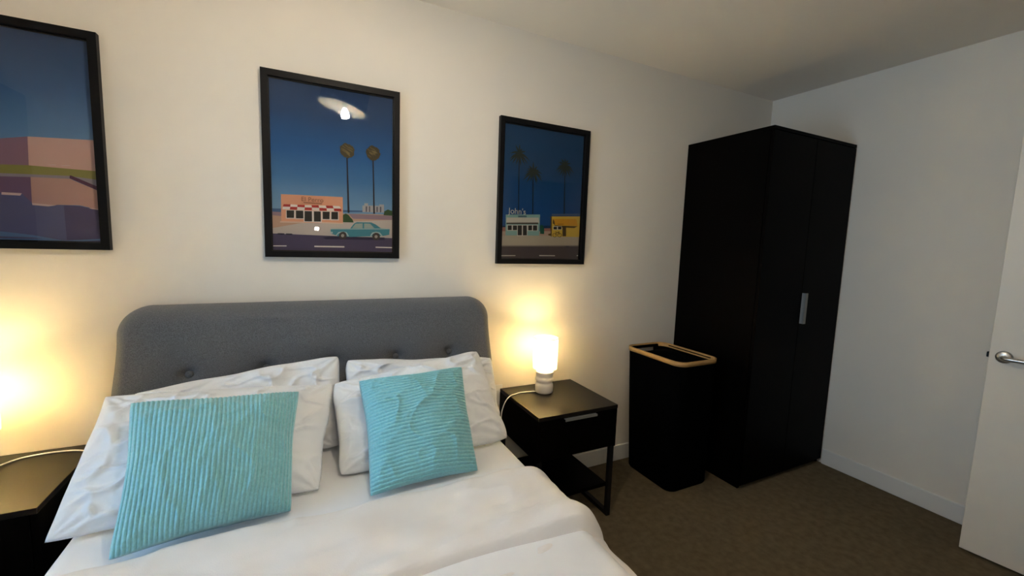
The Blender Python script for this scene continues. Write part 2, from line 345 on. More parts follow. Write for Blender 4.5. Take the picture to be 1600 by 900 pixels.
# duvet: cross-section flat - round shoulder - hanging side, with a folded-back band at the head end
def duvet():
    bm = bmesh.new(); NS, NY = 190, 230; cx, A, r, D = .083, .712, .10, .215; Y0, Y1 = -.730, -2.03; Z0 = .566
    L = (A-r)+PI/2*r+(D-r); G = {}
    for j in range(NY+1):
        tv = j/NY; y = Y0+(Y1-Y0)*tv**1.15
        for i in range(NS+1):
            s = -L+2*L*i/NS; a = abs(s); sg = 1 if s >= 0 else -1
            if a < A-r: X, Z, nx, nz = a, 0, 0, 1
            elif a < A-r+PI/2*r: q = (a-(A-r))/r; X, Z, nx, nz = A-r+r*math.sin(q), -r+r*math.cos(q), math.sin(q), math.cos(q)
            else: X, Z, nx, nz = A, -r-(a-(A-r)-PI/2*r), 1, 0
            X *= sg; nx *= sg
            x = cx+X
            # rolled head edge
            e = min(1, (Y0-y)/.045); lift = -.030*(1-math.sqrt(max(0, 1-(1-e)**2)))
            # folded-back band ends in a soft crease, deeper towards the right
            yc = -1.085+.020*math.sin(x*5)+.012*x
            k = sm(.05, .45, x)
            band = -(.010+.024*k)*(1-sm(yc-.010, yc+.006, y))
            groove = -.022*(k+.15)*math.exp(-((y-yc+.007)/.010)**2)
            puff = .010*k*math.exp(-((y-yc-.045)/.04)**2)
            wv = Vector((x*1.6+y*1.1, y*5.5-x*1.2, 1.7))
            wr = .018*fbm(wv, 3)+.007*noise.noise(Vector((x*9+y*3, y*11-x*5, 4)))
            ridge = .012*max(0, 1-abs(noise.noise(Vector((x*2.2+y*1.5, y*6-x*3, 9))))*5)**2
            nzc = max(0, nz); dd = lift+(band+groove+puff)*nzc+wr*(.35+.65*nzc)+ridge*.5*(1 if y < yc else .5)
            G[i, j] = bm.verts.new((x+nx*dd, y+(.012*noise.noise(Vector((x*3, 0, 2))) if tv < .2 else 0), Z0+Z+nz*dd+.004))
    for i in range(NS):
        for j in range(NY): bm.faces.new((G[i, j], G[i, j+1], G[i+1, j+1], G[i+1, j]))
    bmesh.ops.recalc_face_normals(bm, faces=bm.faces)
    o = link('duvet', bm_mesh(bm, 'duvet'), M['duvet'], None, True)
    sd = o.modifiers.new('thickness', 'SOLIDIFY'); sd.thickness = .012; sd.offset = -1
    return tag(o, 'white duvet with its head end folded back across the bed', 'duvet')
duvet()

# pillows and cushions: a puffed quad TL, TR, BR, BL in world space
def pillow(name, label, cat, group, quad, tf, tb, seed, m, n=(130, 96), pinch=.03, wrinkle=.013, rib=None, power=2.0, rnd_c=.045):
    TL, TR, BR, BL = [Vector(q) for q in quad]
    N = (TR-TL).cross(BL-TL); N.normalize()
    if N.y > 0: N = -N
    nu, nv = n; org = (BL+BR)/2
    bm = bmesh.new(); F = {}; B = {}
    rnd = Vector((seed*3.1, seed*1.7, seed*.9))
    for i in range(nu+1):
        for j in range(nv+1):
            u = -1+2*i/nu; v = -1+2*j/nv
            uu = u*(1-pinch*(1-v*v)*abs(u)**2); vv = v*(1-pinch*(1-u*u)*abs(v)**2)
            cr_ = 1-rnd_c*(abs(u)*abs(v))**7; uu *= cr_; vv *= cr_
            a, b = (uu+1)/2, (vv+1)/2
            P = (TL*(1-a)+TR*a)*(1-b)+(BL*(1-a)+BR*a)*b
            pr = (max(0, 1-abs(u)**power)*max(0, 1-abs(v)**power))**.5
            ed = min(1-abs(u), 1-abs(v))
            w1 = fbm(Vector((a*3.2, b*2.6, 0))+rnd, 4)*wrinkle*1.5
            ang = math.atan2(abs(v)-1.02, abs(u)-1.02)        # creases running in from the corners
            cr = math.sin(ang*14+seed)*math.exp(-3.2*math.hypot(abs(u)-1, abs(v)-1))*wrinkle*.9
            ridge = (max(0, 1-abs(noise.noise(Vector((a*5+b*2.4, b*3.4-a*1.8, 7))+rnd))*4.5)**2+.7*max(0, 1-abs(noise.noise(Vector((a*3-b*4, b*5+a*3, 17))+rnd))*6)**2)*wrinkle*1.1
            edge = min(1, ed*9)
            d = pr*tf+(w1+cr+ridge)*min(1, ed*5)
            if rib:
                axis, cnt, amp = rib; tt = (u+1)/2 if axis == 'u' else (v+1)/2
                tt += .008*noise.noise(Vector((a*4, b*4, 2))+rnd)
                d += amp*(abs(math.sin(PI*cnt*tt))**.7-.6)*min(1, ed*25)
            wob = (.003 if rib else .010)*noise.noise(Vector((a*4, b*4, 11))+rnd)
            F[i, j] = bm.verts.new(P+N*d+Vector((wob, 0, wob))-org)
            if 0 < i < nu and 0 < j < nv:
                B[i, j] = bm.verts.new(P-N*(pr*tb+.0005)-org)
            else: B[i, j] = F[i, j]
    for i in range(nu):
        for j in range(nv):
            bm.faces.new((F[i, j], F[i, j+1], F[i+1, j+1], F[i+1, j]))
            q = [B[i, j], B[i+1, j], B[i+1, j+1], B[i, j+1]]
            try: bm.faces.new(q)
            except ValueError: pass
    bmesh.ops.recalc_face_normals(bm, faces=bm.faces)
    o = link(name, bm_mesh(bm, name), m, None, True); o.location = org
    return tag(o, label, cat, group)
WP = 'white pillows against the headboard'
pillow('pillow', 'rear white pillow on the left, leaning on the headboard', 'pillow', WP, [(-.53, -.185, .815), (.137, -.20, .892), (.13, -.33, .56), (-.54, -.33, .56)], .055, .04, 1, M['cotton'])
pillow('pillow', 'rear white pillow on the right, leaning on the headboard', 'pillow', WP, [(.147, -.195, .868), (.812, -.205, .822), (.80, -.34, .56), (.15, -.33, .56)], .055, .04, 2, M['cotton'])
pillow('pillow', 'front white pillow behind the left aqua cushion', 'pillow', WP, [(-.572, -.285, .838), (.108, -.30, .808), (.045, -.60, .558), (-.612, -.59, .556)], .068, .02, 3, M['cotton'], rnd_c=.02)
pillow('pillow', 'front white pillow behind the right aqua cushion', 'pillow', WP, [(.088, -.29, .80), (.700, -.285, .882), (.757, -.52, .556), (.096, -.545, .556)], .08, .02, 4, M['cotton'], wrinkle=.014)
CG = 'aqua corduroy cushions'
pillow('cushion', 'left aqua cushion with vertical corduroy ribs', 'cushion', CG, [(-.460, -.455, .868), (-.010, -.395, .826), (-.036, -.690, .556), (-.436, -.748, .566)], .095, .008, 5, M['teal'], (380, 80), .07, .006, ('u', 38, .0085), 2.2, .03)
pillow('cushion', 'right aqua cushion with horizontal corduroy ribs', 'cushion', CG, [(.176, -.425, .848), (.578, -.42, .858), (.548, -.695, .556), (.175, -.708, .557)], .090, .008, 6, M['teal'], (80, 340), .06, .006, ('v', 34, .0072), 2.2, .02)

# ------------------------------------------------------------------ framed prints
C_ = {  # printed inks
 'sea': (.05, .12, .28), 'tan': (.50, .33, .25), 'pale_pave': (.50, .46, .46), 'fence': (.28, .20, .26), 'road': (.065, .055, .125), 'city': (.38, .38, .42), 'citydark': (.10, .10, .14), 'bush': (.03, .08, .03),
 'salmon': (.72, .36, .24), 'kerb': (.68, .50, .42), 'grate': (.02, .02, .05), 'white': (.72, .70, .70), 'shopglass': (.02, .02, .02), 'red': (.40, .03, .03), 'shadow': (.02, .018, .06), 'car': (.05, .24, .33), 'carglass': (.30, .38, .38),
 'cartrim': (.36, .50, .55), 'tyre': (.05, .04, .04), 'hub': (.36, .33, .30), 'trunk': (.02, .018, .03), 'crown': (.065, .055, .03), 'crownlight': (.20, .15, .06), 'ink': (.30, .13, .08),
 'sea3': (.006, .03, .10), 'brick': (.30, .14, .12), 'tan3': (.42, .31, .25), 'pave3': (.42, .37, .30), 'kerb3': (.22, .20, .18), 'road3': (.075, .06, .065), 'white3': (.60, .58, .54), 'bush3': (.01, .08, .05), 'teal3': (.22, .40, .40), 'sign3': (.06, .12, .16),
 'awn3': (.52, .50, .46), 'awnsh3': (.07, .07, .06), 'shade3': (.10, .06, .015), 'rail3': (.12, .16, .24), 'yellow': (.60, .42, .06), 'orange': (.60, .30, .02), 'text3': (.16, .08, .01), 'door3': (.07, .045, .02), 'trunk3': (.010, .014, .02), 'frond': (.018, .026, .02),
 'mauve': (.26, .15, .20), 'pink1': (.58, .36, .31), 'lawn': (.26, .24, .07), 'lav': (.28, .24, .28), 'mauve2': (.17, .10, .17), 'pinkr': (.48, .28, .24), 'pool': (.11, .11, .21), 'poolshade': (.08, .065, .14), 'ripple': (.12, .20, .36), 'ripple2': (.10, .18, .36), 'diving': (.09, .03, .07), 'foam': (.60, .42, .40)}
INK = {}
def ink(k):
    if k not in INK: INK[k] = mat('ink_'+k, C_[k], .7, spec=.2)
    return INK[k]
def sky_mat(name, stops, h):
    m = mat(name, (.1, .1, .1), .7, spec=.2); nt = m.node_tree
    tc = nt.nodes.new('ShaderNodeTexCoord'); sx = nt.nodes.new('ShaderNodeSeparateXYZ'); mr = nt.nodes.new('ShaderNodeMapRange'); r = nt.nodes.new('ShaderNodeValToRGB')
    mr.inputs['From Max'].default_value = h; nt.links.new(tc.outputs['Object'], sx.inputs[0]); nt.links.new(sx.outputs['Z'], mr.inputs[0]); nt.links.new(mr.outputs[0], r.inputs[0])
    e = r.color_ramp.elements
    while len(e) < len(stops): e.new(.5)
    for q, (p_, c) in zip(e, stops): q.position = p_; q.color = (*c, 1)
    nt.links.new(r.outputs[0], nt.nodes['Principled BSDF'].inputs['Base Color']); return m
def framed(label, x0, x1, z0, z1, sky, polys, fw=.0245):
    w, h = x1-x0, z1-z0
    t = thing('framed_print', label, 'picture', (x0, 0, z0), 'framed prints above the bed')
    bm = bmesh.new()
    yo, yi = -.001, -.026                                      # mitred frame: four bars with a stepped profile
    prof = [(0, yo), (0, yi), (fw, yi), (fw, -.012), (fw+.004, -.012), (fw+.004, yo)]
    rings = []
    for d, y in prof: rings.append([bm.verts.new(p) for p in ((d, y, d), (w-d, y, d), (w-d, y, h-d), (d, y, h-d))])
    for a, b in zip(rings, rings[1:]):
        for i in range(4): bm.faces.new((a[i], a[(i+1) % 4], b[(i+1) % 4], b[i]))
    bmesh.ops.recalc_face_normals(bm, faces=bm.faces)
    link('frame', bm_mesh(bm, 'frame'), M['frame'], t)
    me = bpy.data.meshes.new('print'); verts = []; faces = []; mi = []; mats = [sky]; idx = {}
    lo, hi_u, hi_v = .012, w-.012, h-.012
    verts += [(lo, -.0035, lo), (hi_u, -.0035, lo), (hi_u, -.0035, hi_v), (lo, -.0035, hi_v)]; faces.append((0, 1, 2, 3)); mi.append(0)
    for k, (c, pts) in enumerate(polys):
        y = -.0036-.00004*(k+1); b0 = len(verts)
        area = sum(pts[i][0]*pts[(i+1) % len(pts)][1]-pts[(i+1) % len(pts)][0]*pts[i][1] for i in range(len(pts)))
        if area < 0: pts = pts[::-1]
        for u, v in pts: verts.append((min(hi_u, max(lo, u*w)), y, min(hi_v, max(lo, v*h))))
        faces.append(tuple(range(b0, len(verts))))
        if c not in idx: idx[c] = len(mats); mats.append(ink(c))
        mi.append(idx[c])
    me.from_pydata(verts, [], faces)
    for m_ in mats: me.materials.append(m_)
    for p_, q in zip(me.polygons, mi): p_.material_index = q
    pr = link('print', me, None, t)
    boxes('glass', [((fw-.002, -.0145, fw-.002), (w-fw+.002, -.0125, h-fw+.002))], M['glass'], t)
    return t, pr, w, h
def lettering(parent, text, u0, v0, wid, w, h, ink_name, shear=0):
    cu = bpy.data.curves.new('lettering', 'FONT'); cu.body = text; cu.size = 1; cu.shear = shear
    ob = bpy.data.objects.new('tmp', cu); COL.objects.link(ob); dg = bpy.context.evaluated_depsgraph_get()
    me = bpy.data.meshes.new_from_object(ob.evaluated_get(dg)); bpy.data.objects.remove(ob)
    xs = [v.co.x for v in me.vertices]; k = wid*w/(max(xs)-min(xs)); mx = min(xs)
    for v in me.vertices: v.co = ((v.co.x-mx)*k+u0*w, -.0105, v.co.y*k+v0*h)
    me.materials.clear(); me.materials.append(ink(ink_name))
    return link('lettering', me, None, parent)
def blob(u, v, r, asp, seed, n=26):
    random.seed(seed); return [(u+r*(.88+.2*random.random())*math.cos(2*PI*i/n), v+asp*r*(.88+.2*random.random())*math.sin(2*PI*i/n)) for i in range(n)]
def fronds(u, v, r, asp, seed):
    random.seed(seed); out = []
    for k in range(15):
        a = math.radians(-75+k*330/14+random.uniform(-6, 6)); L = r*random.uniform(.85, 1.15); up_ = []; dn = []
        for s in range(7):
            q = s/6; droop = -.42*q*q*r*abs(math.cos(a))-.05*q*q*r; x = u+L*q*math.cos(a); y = v+asp*(L*q*math.sin(a)*.85+droop)
            wd_ = r*.075*math.sin(PI*min(1, .12+q*.88))+.0006; px, py = -math.sin(a), math.cos(a)
            up_.append((x+px*wd_, y+asp*py*wd_)); dn.append((x-px*wd_, y-asp*py*wd_))
        out.append(('frond', up_+dn[::-1]))
    return out
ART2 = [
    ('sea', [(0.0244, 0.2672), (0.9838, 0.2917), (0.9856, 0.289), (0.0244, 0.2454)]),
    ('tan', [(0.0244, 0.2454), (0.9856, 0.2726), (0.9856, 0.1149), (0.0189, 0.1203)]),
    ('pale_pave', [(0.0207, 0.1543), (0.2615, 0.1965), (0.9856, 0.24), (0.9856, 0.1149), (0.0189, 0.1203)]),
    ('fence', [(0.0244, 0.2509), (0.114, 0.2495), (0.114, 0.2278), (0.0226, 0.2318)]),
    ('fence', [(0.5974, 0.2618), (0.9856, 0.2645), (0.9856, 0.2386), (0.6329, 0.2332)]),
    ('road', [(0.0189, 0.1299), (0.463, 0.1271), (0.9856, 0.1258), (0.9856, 0.0156), (0.0151, 0.0048)]),
    ('city', [(0.7057, 0.2767), (0.7057, 0.3148), (0.7206, 0.3162), (0.7206, 0.3298), (0.7505, 0.3311), (0.7505, 0.3175), (0.8401, 0.3202), (0.8401, 0.3284), (0.8792, 0.3298), (0.8792, 0.2808)]),
    ('citydark', [(0.7318, 0.3121), (0.743, 0.3121), (0.7411, 0.2794), (0.7318, 0.2781)]),
    ('citydark', [(0.7579, 0.3134), (0.7673, 0.3134), (0.7673, 0.2794), (0.7579, 0.2794)]),
    ('citydark', [(0.8177, 0.3134), (0.8289, 0.3134), (0.8289, 0.2822), (0.8177, 0.2808)]),
    ('citydark', [(0.8457, 0.3148), (0.8568, 0.3148), (0.8568, 0.2822), (0.8457, 0.2808)]),
    ('bush', [(0.8755, 0.2645), (0.883, 0.289), (0.911, 0.3012), (0.9408, 0.2944), (0.9838, 0.308), (0.9856, 0.2645)]),
    ('bush', [(0.5545, 0.2101), (0.5545, 0.2536), (0.5769, 0.2618), (0.5993, 0.2536), (0.6105, 0.2414), (0.6273, 0.2291), (0.6366, 0.2114)]),
    ('salmon', [(0.114, 0.3488), (0.5545, 0.3569), (0.5545, 0.2033), (0.1122, 0.1938)]),
    ('kerb', [(0.1047, 0.1992), (0.2671, 0.2019), (0.2671, 0.1951), (0.1028, 0.1924)]),
    ('kerb', [(0.394, 0.206), (0.5545, 0.206), (0.5545, 0.1992), (0.394, 0.1992)]),
    ('grate', [(0.086, 0.1326), (0.1308, 0.1326), (0.1308, 0.1244), (0.0842, 0.1244)]),
    ('grate', [(0.142, 0.1326), (0.185, 0.1326), (0.185, 0.1244), (0.142, 0.1244)]),
    ('white', [(0.0468, 0.0632), (0.1439, 0.0646), (0.1439, 0.0592), (0.0468, 0.0578)]),
    ('white', [(0.3399, 0.0673), (0.5638, 0.0687), (0.5638, 0.0605), (0.3399, 0.0592)]),
    ('white', [(0.8102, 0.07), (0.9856, 0.07), (0.9856, 0.0632), (0.8102, 0.0632)]),
    ('white', [(0.1458, 0.2631), (0.2074, 0.2658), (0.2055, 0.2169), (0.1439, 0.2155)]),
    ('shopglass', [(0.1495, 0.2618), (0.2018, 0.2631), (0.1999, 0.221), (0.1495, 0.2196)]),
    ('white', [(0.2074, 0.2658), (0.2708, 0.2672), (0.2708, 0.2169), (0.2074, 0.2155)]),
    ('shopglass', [(0.213, 0.2631), (0.2652, 0.2645), (0.2652, 0.221), (0.213, 0.2196)]),
    ('white', [(0.2689, 0.2658), (0.3343, 0.2672), (0.3324, 0.2019), (0.2671, 0.2006)]),
    ('shopglass', [(0.2745, 0.2631), (0.3268, 0.2645), (0.3268, 0.206), (0.2727, 0.2047)]),
    ('white', [(0.3343, 0.2672), (0.3959, 0.2686), (0.3959, 0.2019), (0.3324, 0.2019)]),
    ('shopglass', [(0.3399, 0.2645), (0.3903, 0.2658), (0.3903, 0.2074), (0.3399, 0.206)]),
    ('white', [(0.3977, 0.2686), (0.4612, 0.2699), (0.4593, 0.2196), (0.3977, 0.2182)]),
    ('shopglass', [(0.4033, 0.2658), (0.4556, 0.2672), (0.4537, 0.2237), (0.4033, 0.2223)]),
    ('white', [(0.463, 0.2699), (0.5228, 0.2713), (0.5228, 0.2196), (0.4612, 0.2182)]),
    ('shopglass', [(0.4686, 0.2672), (0.5172, 0.2686), (0.5172, 0.225), (0.4668, 0.2237)]),
    ('red', [(0.1308, 0.2944), (0.1775, 0.2958), (0.1756, 0.2822), (0.1252, 0.2808)]),
    ('white', [(0.1252, 0.2808), (0.1756, 0.2822), (0.1719, 0.2672), (0.1215, 0.2658)]),
    ('white', [(0.1775, 0.2958), (0.226, 0.2958), (0.2242, 0.2835), (0.1756, 0.2822)]),
    ('red', [(0.1756, 0.2822), (0.2242, 0.2835), (0.2223, 0.2672), (0.1719, 0.2672)]),
    ('red', [(0.226, 0.2958), (0.2764, 0.2971), (0.2764, 0.2835), (0.2242, 0.2835)]),
    ('white', [(0.2242, 0.2835), (0.2764, 0.2835), (0.2745, 0.2686), (0.2223, 0.2672)]),
    ('white', [(0.2764, 0.2971), (0.3249, 0.2985), (0.3268, 0.2849), (0.2764, 0.2835)]),
    ('red', [(0.2764, 0.2835), (0.3268, 0.2849), (0.3268, 0.2699), (0.2745, 0.2686)]),
    ('red', [(0.3249, 0.2985), (0.3753, 0.2998), (0.3791, 0.2862), (0.3268, 0.2849)]),
    ('white', [(0.3268, 0.2849), (0.3791, 0.2862), (0.3809, 0.2699), (0.3268, 0.2699)]),
    ('white', [(0.3753, 0.2998), (0.4276, 0.3012), (0.4332, 0.2862), (0.3791, 0.2862)]),
    ('red', [(0.3791, 0.2862), (0.4332, 0.2862), (0.4351, 0.2713), (0.3809, 0.2699)]),
    ('red', [(0.4276, 0.3012), (0.478, 0.3026), (0.4854, 0.2876), (0.4332, 0.2862)]),
    ('white', [(0.4332, 0.2862), (0.4854, 0.2876), (0.4892, 0.2726), (0.4351, 0.2713)]),
    ('white', [(0.478, 0.3026), (0.5302, 0.3026), (0.5396, 0.289), (0.4854, 0.2876)]),
    ('red', [(0.4854, 0.2876), (0.5396, 0.289), (0.5452, 0.2726), (0.4892, 0.2726)]),
    ('shadow', [(0.4033, 0.1163), (0.45, 0.1244), (0.883, 0.1285), (0.883, 0.1122), (0.4239, 0.1067)]),
    ('car', [(0.4593, 0.1693), (0.6086, 0.1747), (0.6404, 0.206), (0.6609, 0.2142), (0.7747, 0.2169), (0.8102, 0.206), (0.8531, 0.1843), (0.9259, 0.1829), (0.9222, 0.1462), (0.8755, 0.138), (0.6086, 0.1244), (0.5153, 0.1271), (0.463, 0.1407)]),
    ('carglass', [(0.6236, 0.1775), (0.6497, 0.2047), (0.7057, 0.2087), (0.7057, 0.1788)]),
    ('carglass', [(0.7187, 0.2087), (0.7654, 0.2087), (0.8009, 0.1829), (0.7187, 0.1788)]),
    ('cartrim', [(0.4593, 0.1693), (0.9259, 0.1843), (0.9259, 0.1802), (0.4593, 0.1652)]),
    ('cartrim', [(0.4948, 0.1285), (0.519, 0.1503), (0.5526, 0.1557), (0.5825, 0.1516), (0.5993, 0.1285), (0.59, 0.1271), (0.575, 0.1462), (0.5526, 0.1503), (0.5228, 0.1448), (0.5041, 0.1285)]),
    ('cartrim', [(0.7654, 0.1353), (0.7822, 0.1557), (0.8139, 0.1611), (0.8457, 0.1571), (0.8662, 0.138), (0.8568, 0.1367), (0.8401, 0.1516), (0.8139, 0.1543), (0.7878, 0.1489), (0.7747, 0.1339)]),
    ('cartrim', [(0.4593, 0.1503), (0.4761, 0.1516), (0.4761, 0.1407), (0.4593, 0.1407)]),
    ('tyre', [(0.5806, 0.1326), (0.5788, 0.1217), (0.5694, 0.1135), (0.5582, 0.1095), (0.5452, 0.1095), (0.534, 0.1135), (0.5246, 0.1203), (0.5228, 0.1299), (0.5265, 0.1407), (0.534, 0.1489), (0.5452, 0.153), (0.5582, 0.1543), (0.5713, 0.1503), (0.5788, 0.1421)]),
    ('hub', [(0.562, 0.1312), (0.562, 0.1271), (0.5582, 0.1244), (0.5526, 0.1217), (0.547, 0.1217), (0.5433, 0.1231), (0.5396, 0.1271), (0.5377, 0.1312), (0.5396, 0.1353), (0.5433, 0.138), (0.5489, 0.1407), (0.5526, 0.1407), (0.5582, 0.1394), (0.562, 0.1353)]),
    ('tyre', [(0.8457, 0.1339), (0.8419, 0.1231), (0.8345, 0.1149), (0.8214, 0.1095), (0.8065, 0.1095), (0.7953, 0.1135), (0.7859, 0.1217), (0.7822, 0.1326), (0.7859, 0.1421), (0.7953, 0.1503), (0.8065, 0.1557), (0.8214, 0.1557), (0.8345, 0.1516), (0.8419, 0.1435)]),
    ('hub', [(0.827, 0.1326), (0.8251, 0.1285), (0.8214, 0.1244), (0.8177, 0.1231), (0.8121, 0.1217), (0.8065, 0.1244), (0.8027, 0.1271), (0.8009, 0.1312), (0.8027, 0.1353), (0.8065, 0.1394), (0.8121, 0.1407), (0.8177, 0.1407), (0.8214, 0.1394), (0.8251, 0.1367)]),
    ('trunk', [(0.5844, 0.5854), (0.5937, 0.5854), (0.6049, 0.2672), (0.59, 0.2672)]),
    ('trunk', [(0.7859, 0.5881), (0.7953, 0.5881), (0.8046, 0.2699), (0.7915, 0.2699)]),
]
